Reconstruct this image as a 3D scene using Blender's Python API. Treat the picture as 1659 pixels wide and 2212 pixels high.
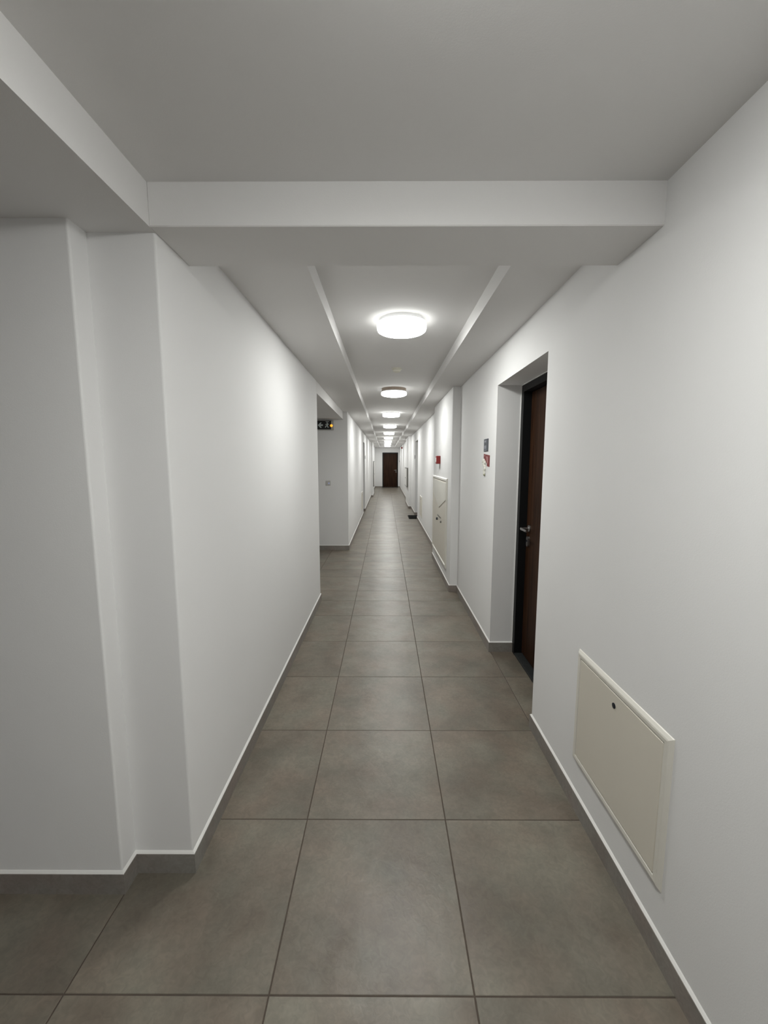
import bpy, bmesh, math, random
from mathutils import Vector, Matrix

# ------------------------------------------------------------------ scene, camera, light
for o in list(bpy.data.objects):
    bpy.data.objects.remove(o, do_unlink=True)
S = bpy.context.scene
COL = S.collection
random.seed(7)

CAM_H = 1.544
cam_d = bpy.data.cameras.new('camera')
cam = bpy.data.objects.new('camera', cam_d)
COL.objects.link(cam)
cam.location = (0, 0, CAM_H)
cam.rotation_euler = (math.radians(90 - 6.9), 0, math.radians(0.224))
cam_d.sensor_fit = 'HORIZONTAL'
cam_d.sensor_width = 36.0
cam_d.lens = 36.0 * 896.0 / 1659.0
cam_d.clip_start = 0.02
cam_d.clip_end = 100
S.camera = cam

w = bpy.data.worlds.new('world')
S.world = w
w.use_nodes = True
w.node_tree.nodes['Background'].inputs[0].default_value = (0.5, 0.53, 0.56, 1)
w.node_tree.nodes['Background'].inputs[1].default_value = 0.02

LAMP_STRENGTH = 68.0
LAMP_COLOUR = (0.985, 1.0, 0.97, 1)
S.view_settings.view_transform = 'Standard'
S.view_settings.look = 'None'
S.view_settings.gamma = 1
S.view_settings.use_curve_mapping = False
S.view_settings.exposure = 0.0

# ------------------------------------------------------------------ measures (metres)
XR, XP = 0.852, 0.762            # right wall face, face of its pilasters
XL, XLF = -0.727, -0.650         # left wall before / after the side opening
Z_CEIL, Z_BEAM, Z_TRAY, Z_TOP = 2.388, 2.262, 2.480, 2.75
Y_END = 25.14
TRAY = (-0.341, 0.543)
N1, N2, NL = (2.26, 3.245), (11.07, 12.03), (12.10, 13.0)   # door recesses
P1, P2, PL = (4.822, 6.616), (13.724, 15.66), (18.3, 20.1)  # pilasters
N_TOP, N_BACK = 2.12, 0.188
ROWS = [-1.37, -0.77, -0.17, 0.43, 1.03, 1.63, 2.233, 2.835, 3.433, 4.036, 4.486, 4.842, 5.446, 5.853, 6.299, 6.888, 7.263, 7.747]
while ROWS[-1] < 25.2:
    ROWS.append(8.299 if ROWS[-1] == 7.747 else ROWS[-1] + 0.6)
COLS = [-2.14, -1.54, -0.94, -0.34, 0.26, 0.86, 1.46]

# ------------------------------------------------------------------ materials
def mat(name, base, rough=0.6, metal=0.0, spec=0.5, bump=None, vary=None, coat=0.0, emit=None):
    m = bpy.data.materials.new(name)
    m.use_nodes = True
    nt = m.node_tree
    b = nt.nodes['Principled BSDF']
    b.inputs['Base Color'].default_value = (*base, 1)
    b.inputs['Roughness'].default_value = rough
    b.inputs['Metallic'].default_value = metal
    b.inputs['Specular IOR Level'].default_value = spec
    b.inputs['Coat Weight'].default_value = coat
    if emit:
        b.inputs['Emission Color'].default_value = (*emit[0], 1)
        b.inputs['Emission Strength'].default_value = emit[1]
    tc = nt.nodes.new('ShaderNodeTexCoord')
    if vary:
        n = nt.nodes.new('ShaderNodeTexNoise')
        n.inputs['Scale'].default_value = vary[0]
        n.inputs['Detail'].default_value = 5
        r = nt.nodes.new('ShaderNodeValToRGB')
        r.color_ramp.elements[0].position = 0.3
        r.color_ramp.elements[1].position = 0.7
        r.color_ramp.elements[0].color = (*[c * (1 - vary[1]) for c in base], 1)
        r.color_ramp.elements[1].color = (*[min(1, c * (1 + vary[1])) for c in base], 1)
        nt.links.new(tc.outputs['Object'], n.inputs['Vector'])
        nt.links.new(n.outputs['Fac'], r.inputs['Fac'])
        nt.links.new(r.outputs['Color'], b.inputs['Base Color'])
    if bump:
        n2 = nt.nodes.new('ShaderNodeTexNoise')
        n2.inputs['Scale'].default_value = bump[0]
        n2.inputs['Detail'].default_value = 3
        bp = nt.nodes.new('ShaderNodeBump')
        bp.inputs['Strength'].default_value = bump[1]
        bp.inputs['Distance'].default_value = 0.002
        nt.links.new(tc.outputs['Object'], n2.inputs['Vector'])
        nt.links.new(n2.outputs['Fac'], bp.inputs['Height'])
        nt.links.new(bp.outputs['Normal'], b.inputs['Normal'])
    return m

def tile_mat(name, c_lo, c_hi, rough):
    """matt porcelain stoneware: clouded grey-brown, faint relief; each piece has its own cut of the pattern"""
    m = bpy.data.materials.new(name)
    m.use_nodes = True
    nt = m.node_tree
    N, L = nt.nodes, nt.links
    b = N['Principled BSDF']
    tc = N.new('ShaderNodeTexCoord')
    oi = N.new('ShaderNodeObjectInfo')
    mul = N.new('ShaderNodeMath'); mul.operation = 'MULTIPLY'; mul.inputs[1].default_value = 37.0
    L.new(oi.outputs['Random'], mul.inputs[0])
    add = N.new('ShaderNodeVectorMath'); add.operation = 'ADD'
    L.new(tc.outputs['Object'], add.inputs[0]); L.new(mul.outputs[0], add.inputs[1])
    n1 = N.new('ShaderNodeTexNoise'); n1.inputs['Scale'].default_value = 3.2; n1.inputs['Detail'].default_value = 6; n1.inputs['Roughness'].default_value = 0.62
    n2 = N.new('ShaderNodeTexNoise'); n2.inputs['Scale'].default_value = 5.5; n2.inputs['Detail'].default_value = 4
    n3 = N.new('ShaderNodeTexNoise'); n3.inputs['Scale'].default_value = 45; n3.inputs['Detail'].default_value = 4; n3.inputs['Distortion'].default_value = 1.2
    for n in (n1, n2, n3):
        L.new(add.outputs[0], n.inputs['Vector'])
    r = N.new('ShaderNodeValToRGB')
    r.color_ramp.elements[0].position = 0.34; r.color_ramp.elements[0].color = (*c_lo, 1)
    r.color_ramp.elements[1].position = 0.68; r.color_ramp.elements[1].color = (*c_hi, 1)
    L.new(n1.outputs['Fac'], r.inputs['Fac'])
    mx = N.new('ShaderNodeMixRGB'); mx.blend_type = 'MULTIPLY'; mx.inputs['Fac'].default_value = 1
    r2 = N.new('ShaderNodeValToRGB')
    r2.color_ramp.elements[0].position = 0.35; r2.color_ramp.elements[0].color = (1.0, 0.93, 0.90, 1)
    r2.color_ramp.elements[1].position = 0.65; r2.color_ramp.elements[1].color = (0.97, 1.0, 0.985, 1)
    L.new(n2.outputs['Fac'], r2.inputs['Fac'])
    L.new(r.outputs['Color'], mx.inputs['Color1']); L.new(r2.outputs['Color'], mx.inputs['Color2'])
    mx2 = N.new('ShaderNodeMixRGB'); mx2.blend_type = 'MULTIPLY'; mx2.inputs['Fac'].default_value = 1
    r3 = N.new('ShaderNodeValToRGB')
    r3.color_ramp.elements[0].position = 0.35; r3.color_ramp.elements[0].color = (0.84, 0.84, 0.84, 1)
    r3.color_ramp.elements[1].position = 0.65; r3.color_ramp.elements[1].color = (1, 1, 1, 1)
    L.new(n3.outputs['Fac'], r3.inputs['Fac'])
    L.new(mx.outputs['Color'], mx2.inputs['Color1']); L.new(r3.outputs['Color'], mx2.inputs['Color2'])
    hv = N.new('ShaderNodeHueSaturation')
    mr = N.new('ShaderNodeMapRange'); mr.inputs['To Min'].default_value = 0.95; mr.inputs['To Max'].default_value = 1.05
    L.new(oi.outputs['Random'], mr.inputs['Value']); L.new(mr.outputs[0], hv.inputs['Value'])
    L.new(mx2.outputs['Color'], hv.inputs['Color'])
    L.new(hv.outputs['Color'], b.inputs['Base Color'])
    b.inputs['Roughness'].default_value = rough
    b.inputs['Specular IOR Level'].default_value = 0.5
    n4 = N.new('ShaderNodeTexNoise'); n4.inputs['Scale'].default_value = 7; n4.inputs['Detail'].default_value = 2
    L.new(add.outputs[0], n4.inputs['Vector'])
    b1 = N.new('ShaderNodeBump'); b1.inputs['Strength'].default_value = 0.55; b1.inputs['Distance'].default_value = 0.006
    b2 = N.new('ShaderNodeBump'); b2.inputs['Strength'].default_value = 0.35; b2.inputs['Distance'].default_value = 0.0012
    L.new(n4.outputs['Fac'], b1.inputs['Height'])
    L.new(n3.outputs['Fac'], b2.inputs['Height'])
    L.new(b1.outputs['Normal'], b2.inputs['Normal'])
    L.new(b2.outputs['Normal'], b.inputs['Normal'])
    return m

def wood_mat(name):
    m = bpy.data.materials.new(name)
    m.use_nodes = True
    nt = m.node_tree
    N, L = nt.nodes, nt.links
    b = N['Principled BSDF']
    tc = N.new('ShaderNodeTexCoord')
    mp = N.new('ShaderNodeMapping'); mp.inputs['Scale'].default_value = (22, 22, 1.1)
    L.new(tc.outputs['Object'], mp.inputs['Vector'])
    n = N.new('ShaderNodeTexNoise'); n.inputs['Scale'].default_value = 1.6; n.inputs['Detail'].default_value = 8; n.inputs['Distortion'].default_value = 0.7
    L.new(mp.outputs[0], n.inputs['Vector'])
    r = N.new('ShaderNodeValToRGB')
    r.color_ramp.elements[0].position = 0.32; r.color_ramp.elements[0].color = (0.013, 0.0048, 0.0018, 1)
    r.color_ramp.elements[1].position = 0.72; r.color_ramp.elements[1].color = (0.048, 0.021, 0.010, 1)
    L.new(n.outputs['Fac'], r.inputs['Fac'])
    L.new(r.outputs['Color'], b.inputs['Base Color'])
    b.inputs['Roughness'].default_value = 0.5
    b.inputs['Specular IOR Level'].default_value = 0.12
    return m

M = {
    'paint': mat('white_wall_paint', (0.80, 0.795, 0.79), 0.75, spec=0.25, bump=(260, 0.12), vary=(1.2, 0.012)),
    'ceil': mat('white_ceiling_paint', (0.765, 0.755, 0.745), 0.9, spec=0.15, bump=(300, 0.1), vary=(1.1, 0.012)),
    'tile': tile_mat('grey_stoneware_tile', (0.150, 0.131, 0.104), (0.248, 0.221, 0.179), 0.37),
    'skirt': tile_mat('grey_stoneware_skirting', (0.235, 0.214, 0.198), (0.315, 0.290, 0.268), 0.5),
    'grout': mat('brown_grey_grout', (0.085, 0.066, 0.052), 0.9, vary=(20, 0.15)),
    'bead': mat('white_sealant', (0.79, 0.78, 0.755), 0.6),
    'cream': mat('cream_enamel', (0.70, 0.66, 0.575), 0.35, vary=(3, 0.012)),
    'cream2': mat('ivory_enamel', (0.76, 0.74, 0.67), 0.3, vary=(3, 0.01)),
    'cream3': mat('pale_cream_enamel', (0.735, 0.71, 0.645), 0.35, vary=(3, 0.01)),
    'darklock': mat('dark_lock_metal', (0.03, 0.035, 0.045), 0.35, metal=0.6),
    'chrome': mat('satin_nickel', (0.42, 0.41, 0.40), 0.36, metal=1.0),
    'frame': mat('anthracite_frame_paint', (0.005, 0.0055, 0.006), 0.5, spec=0.25),
    'thresh': mat('dark_stone_threshold', (0.016, 0.018, 0.018), 0.6, vary=(30, 0.3)),
    'wood': wood_mat('dark_walnut_veneer'),
    'lampbase': mat('white_lamp_plastic', (0.75, 0.75, 0.75), 0.5),
    'tan': mat('tan_lamp_rim', (0.36, 0.29, 0.235), 0.5, vary=(40, 0.06)),
    'diff': mat('lit_opal_diffuser', (0.9, 0.9, 0.9), 0.5, emit=(LAMP_COLOUR[:3], LAMP_STRENGTH)),
    'diffside': mat('dim_opal_diffuser_side', (0.9, 0.9, 0.9), 0.5, emit=(LAMP_COLOUR[:3], LAMP_STRENGTH * 0.09)),
    'diffside_boosted': mat('boosted_opal_diffuser_side', (0.9, 0.9, 0.9), 0.5, emit=(LAMP_COLOUR[:3], LAMP_STRENGTH * 0.36)),
    'detector': mat('ivory_detector_plastic', (0.80, 0.78, 0.68), 0.45),
    'red': mat('red_call_point_plastic', (0.19, 0.006, 0.005), 0.4),
    'redsign': mat('dull_red_sticker', (0.20, 0.026, 0.026), 0.6, vary=(25, 0.12)),
    'pink': mat('faded_pink_print', (0.42, 0.20, 0.195), 0.6, vary=(60, 0.2)),
    'plate': mat('slate_blue_plate', (0.05, 0.058, 0.072), 0.5, vary=(30, 0.1)),
    'platemark': mat('pale_grey_print', (0.24, 0.25, 0.29), 0.5),
    'white': mat('white_print', (0.80, 0.80, 0.80), 0.5),
    'blackface': mat('black_sign_face', (0.008, 0.008, 0.009), 0.3),
    'signgrey': mat('sign_pale_symbol', (0.50, 0.55, 0.54), 0.5),
    'housing': mat('grey_sign_housing', (0.42, 0.41, 0.38), 0.5),
    'orange': mat('lit_orange_indicator', (0.9, 0.4, 0.05), 0.4, emit=((1.0, 0.40, 0.03), 1.3)),
    'blueled': mat('pale_blue_indicator', (0.4, 0.45, 0.7), 0.4, emit=((0.45, 0.5, 0.9), 0.25)),
    'switch': mat('grey_switch_plastic', (0.50, 0.49, 0.47), 0.4),
    'mat': mat('black_coir_mat', (0.006, 0.006, 0.0055), 0.95, spec=0.1, bump=(400, 0.8), vary=(120, 0.4)),
    'rubber': mat('black_rubber', (0.006, 0.006, 0.006), 0.8, spec=0.2),
    'cabgrey': mat('dark_grey_cabinet_enamel', (0.16, 0.155, 0.14), 0.45, vary=(6, 0.06)),
    'ornament': mat('white_ornament', (0.76, 0.75, 0.68), 0.7, vary=(60, 0.12)),
    'olive': mat('olive_ornament_tip', (0.30, 0.30, 0.20), 0.7),
}

# ------------------------------------------------------------------ mesh helpers
def box(bm, x0, x1, y0, y1, z0, z1, bevel=0.0, seg=1):
    r = bmesh.ops.create_cube(bm, size=1.0, matrix=Matrix.Translation(((x0 + x1) / 2, (y0 + y1) / 2, (z0 + z1) / 2)) @ Matrix.Diagonal((abs(x1 - x0), abs(y1 - y0), abs(z1 - z0), 1)))
    if bevel:
        es = list({e for v in r['verts'] for e in v.link_edges})
        bmesh.ops.bevel(bm, geom=es, offset=bevel, segments=seg, affect='EDGES', profile=0.5)

def prism(bm, pts, z0, z1, bevel_at=None, bevel=0.0, axis='Z'):
    """plan polygon pulled up; axis X/Y: the polygon lies in (y,z) or (x,z) and is pulled along that axis"""
    def P(p, h):
        return (p[0], p[1], h) if axis == 'Z' else ((h, p[0], p[1]) if axis == 'X' else (p[0], h, p[1]))
    a = [bm.verts.new(P(p, z0)) for p in pts]
    b = [bm.verts.new(P(p, z1)) for p in pts]
    n = len(pts)
    bm.faces.new(a[::-1]); bm.faces.new(b)
    for i in range(n):
        bm.faces.new((a[i], a[(i + 1) % n], b[(i + 1) % n], b[i]))
    if bevel_at:
        es = []
        for i in bevel_at:
            e = bm.edges.get((a[i], b[i]))
            if e: es.append(e)
        bmesh.ops.bevel(bm, geom=es, offset=bevel, segments=3, affect='EDGES', profile=0.5)

def lathe(bm, prof, c=(0, 0, 0), n=40, axis='Z'):
    """prof: list of (radius, height)"""
    def P(r, a, h):
        u, v = r * math.cos(a), r * math.sin(a)
        if axis == 'Z': q = (u, v, h)
        elif axis == 'X': q = (h, u, v)
        else: q = (u, h, v)
        return (q[0] + c[0], q[1] + c[1], q[2] + c[2])
    rings = []
    for r, h in prof:
        if r < 1e-6:
            rings.append([bm.verts.new(P(0, 0, h))])
        else:
            rings.append([bm.verts.new(P(r, 2 * math.pi * k / n, h)) for k in range(n)])
    for A, B in zip(rings, rings[1:]):
        for k in range(n):
            k2 = (k + 1) % n
            if len(A) == 1: bm.faces.new((A[0], B[k2], B[k]))
            elif len(B) == 1: bm.faces.new((A[k], A[k2], B[0]))
            else: bm.faces.new((A[k], A[k2], B[k2], B[k]))
    if len(rings[0]) > 1: bm.faces.new(rings[0][::-1])
    if len(rings[-1]) > 1: bm.faces.new(rings[-1])

def tube(bm, pts, r, n=10):
    pts = [Vector(p) for p in pts]
    rings = []
    for i, p in enumerate(pts):
        d = (pts[min(i + 1, len(pts) - 1)] - pts[max(i - 1, 0)]).normalized()
        u = d.orthogonal().normalized() if i == 0 else (rings_u - d * rings_u.dot(d)).normalized()
        rings_u = u
        v = d.cross(u)
        rr = r[i] if isinstance(r, (list, tuple)) else r
        rings.append([bm.verts.new(p + (u * math.cos(2 * math.pi * k / n) + v * math.sin(2 * math.pi * k / n)) * rr) for k in range(n)])
    for A, B in zip(rings, rings[1:]):
        for k in range(n):
            bm.faces.new((A[k], A[(k + 1) % n], B[(k + 1) % n], B[k]))
    bm.faces.new(rings[0][::-1]); bm.faces.new(rings[-1])

def obj(name, build, material, parent=None, smooth=False, origin=None):
    bm = bmesh.new()
    build(bm)
    bmesh.ops.recalc_face_normals(bm, faces=bm.faces)
    if origin:
        bmesh.ops.translate(bm, verts=bm.verts, vec=-Vector(origin))
    me = bpy.data.meshes.new(name)
    bm.to_mesh(me); bm.free()
    me.materials.append(material if not isinstance(material, str) else M[material])
    if smooth:
        for p in me.polygons: p.use_smooth = True
        try: me.set_sharp_from_angle(angle=math.radians(38))
        except Exception: pass
    o = bpy.data.objects.new(name, me)
    COL.objects.link(o)
    if origin: o.location = origin
    if parent: o.parent = parent
    return o

def tag(o, label, cat, group=None, kind=None):
    o['label'] = label; o['category'] = cat
    if group: o['group'] = group
    if kind: o['kind'] = kind
    return o

def thing(name, loc, label, cat, group=None, kind=None):
    o = bpy.data.objects.new(name, None)
    o.empty_display_size = 0.05
    COL.objects.link(o)
    o.location = loc
    return tag(o, label, cat, group, kind)

def copy_tree(o, parent=None):
    c = o.copy(); COL.objects.link(c)
    if parent: c.parent = parent
    for ch in list(o.children): copy_tree(ch, c)
    return c

def struct(name, build, material, label, cat):
    return tag(obj(name, build, material), label, cat, kind='structure')

# ------------------------------------------------------------------ floor: grout bed and laid tiles
floor = struct('floor', lambda bm: box(bm, -3.4, 1.5, -4.2, 25.6, -0.15, -0.0016), 'grout',
               'grey square stoneware floor tiles running down the corridor', 'floor')
G = 0.0021   # half a joint
tile_cache = {}
def lay(x0, x1, y0, y1):
    k = (round(x1 - x0, 3), round(y1 - y0, 3))
    if k not in tile_cache:
        def b(bm):
            box(bm, -k[0] / 2 + G, k[0] / 2 - G, -k[1] / 2 + G, k[1] / 2 - G, -0.008, 0)
            top = [e for e in bm.edges if all(v.co.z > -1e-5 for v in e.verts)]
            bmesh.ops.bevel(bm, geom=top, offset=0.0012, segments=1, affect='EDGES')
        o = obj('tile', b, 'tile', floor)
        tile_cache[k] = o.data
    else:
        o = bpy.data.objects.new('tile', tile_cache[k]); COL.objects.link(o); o.parent = floor
    o.location = ((x0 + x1) / 2, (y0 + y1) / 2, 0)
for y0, y1 in zip(ROWS, ROWS[1:]):
    for x0, x1 in zip(COLS, COLS[1:]):
        if x1 <= -0.9:                         # lobby beside the camera, side opening on the left
            if not (y1 < 1.7 or (y1 > 4.4 and y0 < 7.2)) or x0 < -2: continue
        elif x0 > 0.8:                         # strips inside the door recesses
            for n in (N1, N2):
                a, b = max(y0, n[0] - 0.03), min(y1, n[1] + 0.03)
                if b - a > 0.06: lay(0.86, 1.045, a, b)
            continue
        lay(x0, x1, y0, y1)

# ------------------------------------------------------------------ walls
def right_wall(bm):
    prism(bm, [(1.5, -4.2), (1.5, 25.6), (XR, 25.6), (XR, P2[1]), (XP, P2[1]), (XP, P2[0]), (XR, P2[0]), (XR, N2[1]), (1.12, N2[1]), (1.12, N2[0]),
               (XR, N2[0]), (XR, P1[1]), (XP, P1[1]), (XP, P1[0]), (XR, P1[0]), (XR, N1[1]), (1.12, N1[1]), (1.12, N1[0]), (XR, N1[0]), (XR, -4.2)],
          0, Z_TOP, bevel_at=(4, 5, 12, 13), bevel=0.006)
wr = struct('wall_right', right_wall, 'paint', 'long white right-hand corridor wall with door recesses and shallow pilasters', 'wall')
for n in (N1, N2):
    obj('recess_header', lambda bm: box(bm, XR, 1.125, n[0], n[1], N_TOP, Z_TOP), 'paint', wr)

def left_wall(bm):
    prism(bm, [(-3.4, 1.322), (-0.945, 1.322), (-0.945, 1.40), (XL, 1.40), (XL, 4.49), (-3.4, 4.49)], 0, Z_TOP, bevel_at=(1, 3, 4), bevel=0.007)
struct('wall_left', left_wall, 'paint', 'white left-hand wall between stepped near corner and side opening', 'wall')

def left_far_wall(bm):
    b = XLF - 0.26
    prism(bm, [(-3.4, 7.19), (XLF, 7.19), (XLF, NL[0]), (b, NL[0]), (b, NL[1]), (XLF, NL[1]), (XLF, PL[0]), (-0.56, PL[0]), (-0.56, PL[1]), (XLF, PL[1]),
               (XLF, 25.6), (-3.4, 25.6)], 0, Z_TOP, bevel_at=(1, 7, 8), bevel=0.006)
wl = struct('wall_left_far', left_far_wall, 'paint', 'white left-hand wall beyond the side opening with exit sign', 'wall')
obj('recess_header', lambda bm: box(bm, XLF - 0.27, XLF, NL[0], NL[1], N_TOP, Z_TOP), 'paint', wl)

DE = (-0.195, 0.749, 2.10)    # end door: left, right, top
def end_wall(bm):
    prism(bm, [(XLF - 0.02, 25.6), (XLF - 0.02, Y_END), (DE[0], Y_END), (DE[0], Y_END + 0.09), (DE[1], Y_END + 0.09), (DE[1], Y_END), (XR + 0.02, Y_END), (XR + 0.02, 25.6)], 0, Z_TOP)
we = struct('wall_end', end_wall, 'paint', 'white wall closing the far end of the corridor around the brown door', 'wall')
obj('recess_header', lambda bm: box(bm, DE[0], DE[1], Y_END, Y_END + 0.1, DE[2], Z_TOP), 'paint', we)
struct('wall_back', lambda bm: box(bm, -3.6, 1.6, -4.4, -4.0, 0, Z_TOP), 'paint', 'white wall behind the viewpoint', 'wall')
struct('wall_lobby', lambda bm: box(bm, -3.6, -3.3, -4.2, 7.4, 0, Z_TOP), 'paint', 'white outer wall of the lobby and side passage', 'wall')

# ------------------------------------------------------------------ ceilings and beams
struct('ceiling_near', lambda bm: box(bm, XL - 0.02, XR + 0.1, -4.1, 1.5, Z_CEIL, Z_TOP), 'ceil', 'flat white ceiling bay above the viewpoint before the cross beam', 'ceiling')
struct('ceiling_lobby', lambda bm: box(bm, -3.4, XL, -4.1, 1.45, Z_BEAM, Z_TOP), 'ceil', 'lower white ceiling over the lobby to the left', 'ceiling')
struct('ceiling_beam', lambda bm: box(bm, XL - 0.001, XR + 0.05, 1.368, 1.632, Z_BEAM, Z_TOP, bevel=0.003), 'ceil', 'white dropped beam crossing the corridor ceiling', 'beam')
struct('ceiling_passage', lambda bm: box(bm, -3.4, XL, 4.45, 7.25, Z_BEAM, Z_TOP), 'ceil', 'lower white ceiling and lintel of the left side opening', 'ceiling')
def tray(bm):
    # cross section in (x,z) pulled along the corridor: side soffits, raised middle
    a, b = TRAY
    prism(bm, [(XL - 0.03, Z_CEIL), (a, Z_CEIL), (a, Z_TRAY), (b, Z_TRAY), (b, Z_CEIL), (XR + 0.05, Z_CEIL), (XR + 0.05, Z_TOP), (XL - 0.03, Z_TOP)], 1.6, 24.45, axis='Y')
    box(bm, XL - 0.03, XR + 0.05, 24.45, 25.3, Z_CEIL, Z_TOP)
struct('ceiling', tray, 'ceil', 'white corridor ceiling with a raised central strip holding the lamps', 'ceiling')

# ------------------------------------------------------------------ skirting boards
def offset(pts, d):
    """offset a polyline to its left by d, mitred"""
    out = []
    n = len(pts)
    for i in range(n):
        def nrm(a, b):
            v = Vector((b[0] - a[0], b[1] - a[1])).normalized()
            return Vector((-v.y, v.x))
        if i == 0: m = nrm(pts[0], pts[1])
        elif i == n - 1: m = nrm(pts[-2], pts[-1])
        else:
            n1, n2 = nrm(pts[i - 1], pts[i]), nrm(pts[i], pts[i + 1])
            m = (n1 + n2) / (1 + n1.dot(n2))
        out.append((pts[i][0] + m.x * d, pts[i][1] + m.y * d))
    return out
def skirting(name, pts, side, label):
    q = offset(pts, 0.0105 * side)
    o = struct(name, lambda bm: prism(bm, pts + q[::-1], 0, 0.079), 'skirt', label, 'skirting')
    q2 = offset(pts, 0.0085 * side)
    def bead(bm):
        a = [bm.verts.new((*p, 0.079)) for p in pts]; b = [bm.verts.new((*p, 0.079)) for p in q2]
        c = [bm.verts.new((*p, 0.087)) for p in pts]; d = [bm.verts.new((p[0] * .6 + r[0] * .4, p[1] * .6 + r[1] * .4, 0.0845)) for p, r in zip(pts, q2)]
        for i in range(len(pts) - 1):
            bm.faces.new((b[i], b[i + 1], d[i + 1], d[i])); bm.faces.new((d[i], d[i + 1], c[i + 1], c[i]))
            bm.faces.new((a[i], a[i + 1], b[i + 1], b[i])); bm.faces.new((c[i], c[i + 1], a[i + 1], a[i]))
        bm.faces.new((a[0], b[0], d[0], c[0])); bm.faces.new((a[-1], b[-1], d[-1], c[-1]))
    obj('sealant_bead', bead, 'bead', o)
skirting('baseboard_right', [(XR, -4.0), (XR, N1[0]), (1.035, N1[0])], 1, 'grey tile skirting below the cream access panel at right')
skirting('baseboard_right_middle', [(1.035, N1[1]), (XR, N1[1]), (XR, P1[0]), (XP, P1[0]), (XP, P1[1]), (XR, P1[1]), (XR, N2[0]), (1.035, N2[0])], 1,
         'grey tile skirting of the right wall from near door past the white cabinet')
skirting('baseboard_right_far', [(1.035, N2[1]), (XR, N2[1]), (XR, P2[0]), (XP, P2[0]), (XP, P2[1]), (XR, P2[1]), (XR, Y_END), (DE[1] + 0.002, Y_END)], 1,
         'grey tile skirting of the right wall beyond the doormat')
skirting('baseboard_left', [(-3.3, 1.322), (-0.945, 1.322), (-0.945, 1.40), (XL, 1.40), (XL, 4.49), (-3.3, 4.49)], -1, 'grey tile skirting around the near stepped left corner')
skirting('baseboard_left_middle', [(-3.3, 7.19), (XLF, 7.19), (XLF, NL[0]), (XLF - 0.18, NL[0])], -1, 'grey tile skirting of the left wall after the side opening')
skirting('baseboard_left_far', [(XLF - 0.18, NL[1]), (XLF, NL[1]), (XLF, PL[0]), (-0.56, PL[0]), (-0.56, PL[1]), (XLF, PL[1]), (XLF, Y_END), (DE[0] - 0.002, Y_END)], -1,
         'grey tile skirting at the far end of the left wall')

# ------------------------------------------------------------------ doors (built in own frame: x across, y into the wall, z up; hinge at +x or -x)
def make_door(name, width, height, label, handle_side=1, detail=True):
    d = thing(name, (0, 0, 0), label, 'door', kind='structure')
    t, dp = 0.055, 0.085
    def fr(bm):
        prism(bm, [(-width / 2, 0), (-width / 2, height), (width / 2, height), (width / 2, 0), (width / 2 - t, 0), (width / 2 - t, height - t), (-width / 2 + t, height - t), (-width / 2 + t, 0)], 0, dp, axis='Y')
    obj('door_frame', fr, 'frame', d)
    obj('door_leaf', lambda bm: box(bm, -width / 2 + t + 0.002, width / 2 - t - 0.002, 0.06, 0.1 - 0.016, 0.022, height - t - 0.003, bevel=0.002), 'wood', d)
    obj('threshold', lambda bm: box(bm, -width / 2 + t, width / 2 - t, 0.0, 0.084, 0.0, 0.016, bevel=0.003), 'thresh', d)
    if detail:
        def caulk(bm):
            e = 0.005
            prism(bm, [(-width / 2, 0.08), (-width / 2, height), (width / 2, height), (width / 2, 0.08), (width / 2 - e, 0.08), (width / 2 - e, height - e), (-width / 2 + e, height - e), (-width / 2 + e, 0.08)], -0.004, 0, axis='Y')
        obj('sealant_line', caulk, 'bead', d)
    s = handle_side
    hx = s * (width / 2 - t - 0.065)
    h = obj('handle', lambda bm: lathe(bm, [(0.026, 0.06), (0.026, 0.052), (0.022, 0.050), (0.0, 0.050)], (hx, 0, 1.04), 24, 'Y'), 'chrome', d, smooth=True)
    obj('lever', lambda bm: tube(bm, [(hx, 0.055, 1.04), (hx, 0.01, 1.04), (hx - s * 0.004, -0.003, 1.04), (hx - s * 0.02, -0.008, 1.04), (hx - s * 0.07, -0.008, 1.04), (hx - s * 0.125, -0.004, 1.038)], [0.009, 0.009, 0.010, 0.010, 0.009, 0.008], 12), 'chrome', h, smooth=True)
    def esc(bm):
        pr = [(0.017 * math.cos(a), 0.017 * math.sin(a) + (0.022 if math.sin(a) >= 0 else -0.022)) for a in [2 * math.pi * k / 28 for k in range(28)]]
        prism(bm, [(hx + p[0], 0.94 + p[1]) for p in pr], 0.044, 0.06, axis='Y')
    e = obj('lock_escutcheon', esc, 'chrome', d)
    obj('keyhole', lambda bm: lathe(bm, [(0.008, 0.044), (0.008, 0.041), (0, 0.041)], (hx, 0, 0.945), 16, 'Y'), 'darklock', e)
    return d
w1 = N1[1] - N1[0]
d1 = make_door('door_1', w1, N_TOP, 'dark brown wood door with black frame in the near right recess', handle_side=-1)
d1.location = (1.035, (N1[0] + N1[1]) / 2, 0); d1.rotation_euler[2] = math.radians(-90)
d2 = make_door('door_2', DE[1] - DE[0], DE[2], 'dark brown wood door closing the far end of the corridor', handle_side=1, detail=False)
d2.location = ((DE[0] + DE[1]) / 2, Y_END, 0)
w3 = N2[1] - N2[0]
d3 = make_door('door_3', w3, N_TOP, 'brown door inside the farther right recess behind the black doormat', handle_side=-1, detail=False)
d3.location = (1.035, (N2[0] + N2[1]) / 2, 0); d3.rotation_euler[2] = math.radians(-90)
d4 = make_door('door_4', NL[1] - NL[0], N_TOP, 'brown door inside the recess of the far left wall', handle_side=1, detail=False)
d4.location = (XLF - 0.175, (NL[0] + NL[1]) / 2, 0); d4.rotation_euler[2] = math.radians(90)

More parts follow.
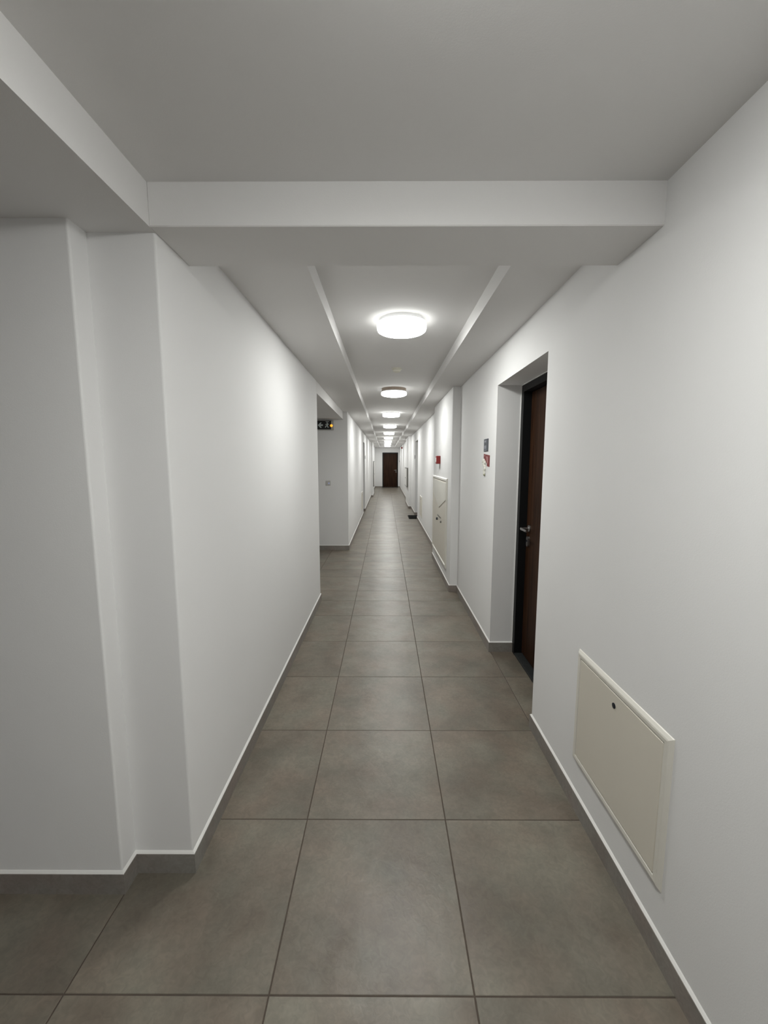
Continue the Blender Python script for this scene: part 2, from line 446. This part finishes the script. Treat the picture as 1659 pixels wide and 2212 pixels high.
# ------------------------------------------------------------------ ceiling lamps
ORD = ['first', 'second', 'third', 'fourth', 'fifth', 'sixth', 'seventh', 'eighth', 'ninth']
def dim_sides(o):
    # the steep rim of the opal cover glows less than its face
    o.data.materials.append(M['diffside'])
    for p in o.data.polygons:
        if p.normal.z > -0.8: p.material_index = 1
def make_lamp():
    t = thing('ceiling_lamp', (0, 0, 0), 'lamp', 'lamp', 'round ceiling lamps along the corridor')
    obj('lamp_base', lambda bm: lathe(bm, [(0.150, 0), (0.150, -0.020), (0.158, -0.024), (0, -0.024)]), 'lampbase', t, smooth=True)
    dim_sides(obj('diffuser', lambda bm: lathe(bm, [(0.1, -0.024), (0.163, -0.024), (0.165, -0.028), (0.165, -0.056), (0.160, -0.068), (0.150, -0.075), (0.12, -0.080), (0.06, -0.083), (0, -0.084)]), 'diff', t, smooth=True))
    return t
def make_rimmed_lamp():
    t = thing('ceiling_lamp', (0, 0, 0), 'lamp', 'lamp', 'round ceiling lamps along the corridor')
    obj('lamp_base', lambda bm: lathe(bm, [(0.156, 0), (0.156, -0.005), (0.158, -0.007), (0.158, -0.036), (0.150, -0.037), (0, -0.037)]), 'tan', t, smooth=True)
    obj('rim_ring', lambda bm: lathe(bm, [(0.152, -0.037), (0.160, -0.0375), (0.160, -0.047), (0.150, -0.048), (0, -0.048)]), 'lampbase', t, smooth=True)
    dim_sides(obj('diffuser', lambda bm: lathe(bm, [(0.1, -0.048), (0.160, -0.049), (0.166, -0.054), (0.166, -0.066), (0.160, -0.078), (0.145, -0.087), (0.115, -0.094), (0.06, -0.098), (0, -0.099)]), 'diff', t, smooth=True))
    return t
LX = 0.107
lamp = make_lamp()
for i in range(9):
    y = 2.895 + 2.605 * i
    if i == 0: o = lamp
    elif i == 1: o = make_rimmed_lamp()
    else: o = copy_tree(lamp)
    o.location = (LX, y, Z_TRAY)
    o['label'] = {0: 'largest round white lamp, nearest on the raised corridor ceiling beyond the beam',
                  1: 'round ceiling lamp with a tan rim, second beyond the beam',
                  8: 'round white ceiling lamp last in the row before the end door'}.get(i, 'round white ceiling lamp %s in the row beyond the beam' % ORD[i])
o = copy_tree(lamp); o.location = (LX, 0.40, Z_CEIL)
for c in o.children:            # rim glow raised above the other lamps, added to brighten beam and near wall
    if c.name.startswith('diffuser'):
        c.data = c.data.copy(); c.data.materials[1] = M['diffside_boosted']
o['label'] = 'round white ceiling lamp before the beam, just above the top of view'
o = copy_tree(lamp); o.location = (LX, -2.31, Z_CEIL)  # unseen lamp, added to brighten the near left zone
o['label'] = 'unseen round ceiling lamp added behind the viewpoint to light the near zone'

# ------------------------------------------------------------------ smoke detector
sd = thing('smoke_detector', (0.112, 4.33, Z_TRAY), 'small ivory smoke detector between the first two ceiling lamps', 'smoke detector')
obj('detector_base', lambda bm: lathe(bm, [(0.05, 0), (0.05, -0.012), (0.046, -0.014), (0, -0.014)], n=32), 'detector', sd, smooth=True)
obj('sensor_cap', lambda bm: lathe(bm, [(0.038, -0.014), (0.040, -0.022), (0.034, -0.034), (0.02, -0.040), (0, -0.041)], n=32), 'detector', sd, smooth=True)

# ------------------------------------------------------------------ cream access panels (own frame: x along the wall, -y towards the room)
def make_panel():
    t = thing('access_panel', (0, 0, 0), 'panel', 'access panel', 'low cream access panels in the walls')
    W2, H = 0.301, 0.51
    def fr(bm):
        # a ring with sloped inner face, standing 13 mm proud
        o = [(-W2, 0), (W2, 0), (W2, H), (-W2, H)]
        def ring(d, y):
            return [bm.verts.new((x + (d if x < 0 else -d), y, z + (d if z < 0.1 else -d))) for x, z in o]
        R = [ring(0, 0), ring(0.002, -0.003), ring(0.011, -0.0105), ring(0.016, -0.012), ring(0.029, -0.011), ring(0.031, -0.004), ring(0.031, 0)]
        for A, B in zip(R, R[1:]):
            for k in range(4): bm.faces.new((A[k], A[(k + 1) % 4], B[(k + 1) % 4], B[k]))
    obj('panel_frame', fr, 'cream3', t)
    d = obj('panel_door', lambda bm: box(bm, -W2 + 0.0335, W2 - 0.0335, -0.0105, -0.001, 0.0335, H - 0.0335, bevel=0.0022), 'cream', t)
    obj('panel_back', lambda bm: box(bm, -W2 + 0.012, W2 - 0.012, -0.002, 0, 0.012, H - 0.012), 'frame', t)
    def lock(bm):
        lathe(bm, [(0.0105, -0.010), (0.0105, -0.0125), (0.008, -0.0135), (0, -0.0135)], (0, 0, 0.43), 20, 'Y')
    obj('panel_lock', lock, 'darklock', d, smooth=True)
    return t
ap = make_panel()
ap.location = (XR, 1.4345, 0.222); ap.rotation_euler[2] = math.radians(-90)
ap['label'] = 'big cream access panel low on the right wall nearest the viewer'
a2 = copy_tree(ap); a2.location = (XR, 9.93, 0.222)
a2['label'] = 'small cream access panel low on the right wall before the doormat'
a3 = copy_tree(ap); a3.location = (XLF, 11.35, 0.222); a3.rotation_euler[2] = math.radians(90)
a3['label'] = 'small cream access panel low on the far left wall'

# ------------------------------------------------------------------ hose cabinet on the near pilaster, lighter pointed plate on its door
cb = thing('hose_cabinet', (XP, 5.82, 0.21), 'tall white enamel cabinet on the right pilaster under the red call point', 'cabinet')
cb.rotation_euler[2] = math.radians(-90)
CW, CH = 0.73, 1.13
def cab_frame(bm):
    o = [(-CW, 0), (CW, 0), (CW, CH), (-CW, CH)]
    def ring(d, y):
        return [bm.verts.new((x + (d if x < 0 else -d), y, z + (d if z < 0.1 else -d))) for x, z in o]
    R = [ring(0, 0), ring(0.001, -0.012), ring(0.010, -0.019), ring(0.034, -0.019), ring(0.040, -0.008), ring(0.040, 0)]
    for A, B in zip(R, R[1:]):
        for k in range(4): bm.faces.new((A[k], A[(k + 1) % 4], B[(k + 1) % 4], B[k]))
obj('cabinet_frame', cab_frame, 'cream2', cb)
cd = obj('cabinet_door', lambda bm: box(bm, -CW + 0.043, CW - 0.043, -0.012, 0, 0.043, CH - 0.043, bevel=0.002), 'cream', cb)
obj('pointed_plate', lambda bm: prism(bm, [(-0.67, CH - 0.06), (0.67, CH - 0.06), (0.67, 0.86), (0.02, 0.70), (-0.60, 0.86), (-0.67, 0.90)], -0.018, -0.012, axis='Y'), 'cream2', cd)
obj('lock_knob', lambda bm: lathe(bm, [(0.020, -0.012), (0.020, -0.026), (0.015, -0.032), (0, -0.033)], (-0.13, 0, 0.52), 20, 'Y'), 'darklock', cd, smooth=True)
obj('pull_knob', lambda bm: lathe(bm, [(0.014, -0.012), (0.016, -0.022), (0.011, -0.028), (0, -0.029)], (0.27, 0, 0.53), 20, 'Y'), 'cabgrey', cd, smooth=True)
obj('label_strip', lambda bm: box(bm, -0.12, 0.24, -0.016, -0.012, 0.570, 0.585), 'cabgrey', cd)

# red call point above it
cp = thing('fire_call_point', (XP, 5.855, 1.516), 'small red fire alarm call point above the white cabinet', 'fire alarm')
cp.rotation_euler[2] = math.radians(-90)
obj('call_point_body', lambda bm: box(bm, -0.055, 0.055, -0.058, 0, 0, 0.11, bevel=0.006, seg=2), 'red', cp)
obj('push_plate', lambda bm: box(bm, -0.034, 0.034, -0.061, -0.057, 0.028, 0.085, bevel=0.001), 'white', cp)
obj('hanging_key', lambda bm: box(bm, 0.040, 0.052, -0.016, -0.008, -0.062, 0.004, bevel=0.002), 'chrome', cp)

# darker cabinets seen edge-on farther down
c2 = thing('meter_cabinet', (XP - 0.002, 14.75, 0.685), 'narrow dark grey cabinet edge on the farther right pilaster', 'cabinet')
c2.rotation_euler[2] = math.radians(-90)
obj('cabinet_body', lambda bm: box(bm, -0.72, 0.72, -0.05, 0, 0, 0.655, bevel=0.003), 'cabgrey', c2)
cd2 = obj('cabinet_door', lambda bm: box(bm, -0.69, 0.69, -0.056, -0.05, 0.03, 0.625, bevel=0.002), 'bead', c2)
obj('lock_knob', lambda bm: lathe(bm, [(0.018, -0.056), (0.018, -0.066), (0, -0.067)], (0, 0, 0.30), 16, 'Y'), 'darklock', cd2)
c3 = thing('meter_cabinet', (-0.558, 19.2, 0.44), 'thin grey cabinet edge on the far left pilaster near the end wall', 'cabinet')
c3.rotation_euler[2] = math.radians(90)
obj('cabinet_body', lambda bm: box(bm, -0.6, 0.6, -0.035, 0, 0, 1.13, bevel=0.003), 'cabgrey', c3)
cd3 = obj('cabinet_door', lambda bm: box(bm, -0.57, 0.57, -0.040, -0.035, 0.03, 1.10, bevel=0.002), 'bead', c3)
obj('lock_knob', lambda bm: lathe(bm, [(0.018, -0.040), (0.018, -0.05), (0, -0.051)], (0, 0, 0.55), 16, 'Y'), 'darklock', cd3)

# ------------------------------------------------------------------ door plates, red sticker, ornament (x along wall towards the viewer)
def make_plate():
    t = thing('door_plate', (0, 0, 0), 'plate', 'sign', 'door number plates')
    def body(bm):
        box(bm, -0.07, 0.07, -0.006, 0, 0, 0.105, bevel=0.002)
    p = obj('plate_body', body, 'plate', t)
    obj('plate_print', lambda bm: box(bm, -0.045, 0.012, -0.0066, -0.006, 0.076, 0.092), 'platemark', p)
    obj('plate_print', lambda bm: box(bm, -0.05, 0.020, -0.0066, -0.006, 0.022, 0.050), 'platemark', p)
    obj('plate_print', lambda bm: box(bm, -0.045, 0.030, -0.0066, -0.006, 0.008, 0.014), 'platemark', p)
    return t
pl = make_plate(); pl.location = (XR, 3.552, 1.631); pl.rotation_euler[2] = math.radians(-90)
pl['label'] = 'small slate blue door plate above the red sticker'
p2 = copy_tree(pl); p2.location = (XR, 12.16, 1.631); p2['label'] = 'tiny grey door plate on the right wall just past the doormat'
p3 = copy_tree(pl); p3.location = (XLF, 13.25, 1.631); p3.rotation_euler[2] = math.radians(90); p3['label'] = 'tiny grey door plate on the far left wall past the recess'
p4 = thing('door_plate', (0.828, Y_END, 1.53), 'tiny pale plate on the end wall right of the brown door', 'sign', 'door number plates')
obj('plate_body', lambda bm: box(bm, -0.018, 0.018, -0.008, 0, 0, 0.09, bevel=0.002), 'housing', p4)

st = thing('red_sticker', (XR, 3.525, 1.50), 'red sticker with a torn corner on the wall under the slate plate', 'sticker')
st.rotation_euler[2] = math.radians(-90)
# x grows towards the viewer
obj('sticker_sheet', lambda bm: prism(bm, [(-0.105, 0.112), (0.105, 0.096), (0.100, 0.002), (0.018, 0.008), (0.012, 0.030), (-0.030, 0.048), (-0.105, 0.046)], -0.0022, 0, axis='Y'), 'redsign', st)
obj('sticker_print', lambda bm: prism(bm, [(-0.018, 0.090), (0.046, 0.086), (0.052, 0.030), (0.030, 0.030)], -0.0030, -0.0022, axis='Y'), 'pink', st)
obj('sticker_print', lambda bm: prism(bm, [(-0.085, 0.101), (-0.050, 0.099), (-0.050, 0.091), (-0.085, 0.093)], -0.0030, -0.0022, axis='Y'), 'pink', st)

orn = thing('hanging_ornament', (XR, 3.58, 1.43), 'small white ornament hanging over the corner of the red sticker', 'ornament')
orn.rotation_euler[2] = math.radians(-90)
def orn_body(bm):
    for cx, cz, r in ((-0.055, 0.118, 0.018), (-0.020, 0.122, 0.020), (0.018, 0.108, 0.019), (-0.018, 0.094, 0.022), (0.006, 0.074, 0.021), (0.014, 0.056, 0.019), (0.0, 0.038, 0.020), (0.0, 0.020, 0.020)):
        bmesh.ops.create_icosphere(bm, subdivisions=2, radius=r, matrix=Matrix.Translation((cx, -0.006, cz)) @ Matrix.Diagonal((1.15, 0.55, 1.0, 1)))
orn_m = obj('ornament_body', orn_body, 'ornament', orn, smooth=True)
rm = orn_m.modifiers.new('blend', 'REMESH'); rm.mode = 'VOXEL'; rm.voxel_size = 0.003
def orn_tip(bm):
    bmesh.ops.create_icosphere(bm, subdivisions=2, radius=0.013, matrix=Matrix.Translation((0.0, -0.006, 0.004)) @ Matrix.Diagonal((2.0, 0.6, 0.7, 1)))
obj('ornament_tip', orn_tip, 'olive', orn, smooth=True)

# ------------------------------------------------------------------ exit sign and switch on the wall of the side opening
YO = 7.19
ex = thing('exit_sign', (-1.07, YO, 2.085), 'black emergency exit sign with left arrow and orange light in side opening', 'exit sign')
obj('sign_housing', lambda bm: box(bm, -0.215, 0.187, -0.045, 0, -0.004, 0.156, bevel=0.004), 'housing', ex)
fc = obj('sign_face', lambda bm: box(bm, -0.205, 0.146, -0.050, -0.044, 0.004, 0.146, bevel=0.001), 'blackface', ex)
def arrow(bm):
    # arrow pointing left, centred near x=-0.03
    prism(bm, [(-0.078, 0.074), (-0.036, 0.118), (-0.012, 0.118), (-0.034, 0.088), (0.008, 0.088), (0.008, 0.062), (-0.034, 0.062), (-0.012, 0.030), (-0.036, 0.030)], -0.0512, -0.0500, axis='Y')
obj('arrow_symbol', arrow, 'signgrey', fc)
def figure(bm):
    # running figure leaving through a doorway: head, trunk, arms and legs in one outline
    prism(bm, [(0.075, 0.108), (0.083, 0.100), (0.060, 0.096), (0.048, 0.080), (0.056, 0.076), (0.066, 0.088), (0.074, 0.088), (0.068, 0.066), (0.050, 0.058), (0.044, 0.034), (0.054, 0.032),
               (0.060, 0.048), (0.078, 0.058), (0.092, 0.030), (0.106, 0.034), (0.090, 0.068), (0.092, 0.090), (0.104, 0.080), (0.110, 0.086), (0.094, 0.104), (0.088, 0.112)], -0.0512, -0.0500, axis='Y')
obj('running_figure_symbol', figure, 'signgrey', fc)
obj('running_figure_symbol', lambda bm: lathe(bm, [(0.009, -0.0500), (0.009, -0.0512), (0, -0.0512)], (0.079, 0, 0.122), 16, 'Y'), 'signgrey', fc)
def doorway(bm):
    prism(bm, [(0.052, 0.136), (0.112, 0.136), (0.112, 0.126), (0.098, 0.126), (0.098, 0.130), (0.052, 0.130)], -0.0512, -0.0500, axis='Y')
obj('doorway_symbol', doorway, 'signgrey', fc)
obj('indicator_light', lambda bm: lathe(bm, [(0.022, -0.045), (0.022, -0.050), (0.015, -0.056), (0, -0.058)], (0.151, 0, 0.067), 20, 'Y'), 'orange', ex, smooth=True)

sw = thing('light_switch', (-0.995, YO, 1.134), 'small grey light switch with bluish indicator in the side opening', 'light switch')
obj('switch_plate', lambda bm: box(bm, -0.041, 0.041, -0.009, 0, 0, 0.086, bevel=0.003), 'switch', sw)
rk = obj('rocker', lambda bm: box(bm, -0.028, 0.028, -0.013, -0.008, 0.014, 0.072, bevel=0.002), 'switch', sw)
obj('indicator', lambda bm: lathe(bm, [(0.012, -0.013), (0.010, -0.016), (0, -0.0165)], (0.014, 0, 0.041), 14, 'Y'), 'blueled', rk)

# ------------------------------------------------------------------ doormat and far alarm
dm = thing('doormat', (0.86, 11.53, 0), 'black ribbed doormat lying before the farther right door', 'doormat')
obj('rubber_border', lambda bm: box(bm, -0.225, 0.15, -0.34, 0.34, 0.0, 0.012, bevel=0.004), 'rubber', dm)
obj('fibre_pad', lambda bm: box(bm, -0.205, 0.13, -0.32, 0.32, 0.010, 0.020, bevel=0.003), 'mat', dm)
fa = thing('fire_alarm_sounder', (XR, 21.1, 2.19), 'tiny red alarm sounder high on the far right wall', 'fire alarm')
fa.rotation_euler[2] = math.radians(-90)
obj('sounder_base', lambda bm: lathe(bm, [(0.05, 0), (0.05, -0.025), (0.046, -0.03), (0, -0.03)], (0, 0, 0.05), 24, 'Y'), 'red', fa, smooth=True)
obj('sounder_dome', lambda bm: lathe(bm, [(0.044, -0.03), (0.042, -0.06), (0.03, -0.075), (0, -0.08)], (0, 0, 0.05), 24, 'Y'), 'red', fa, smooth=True)
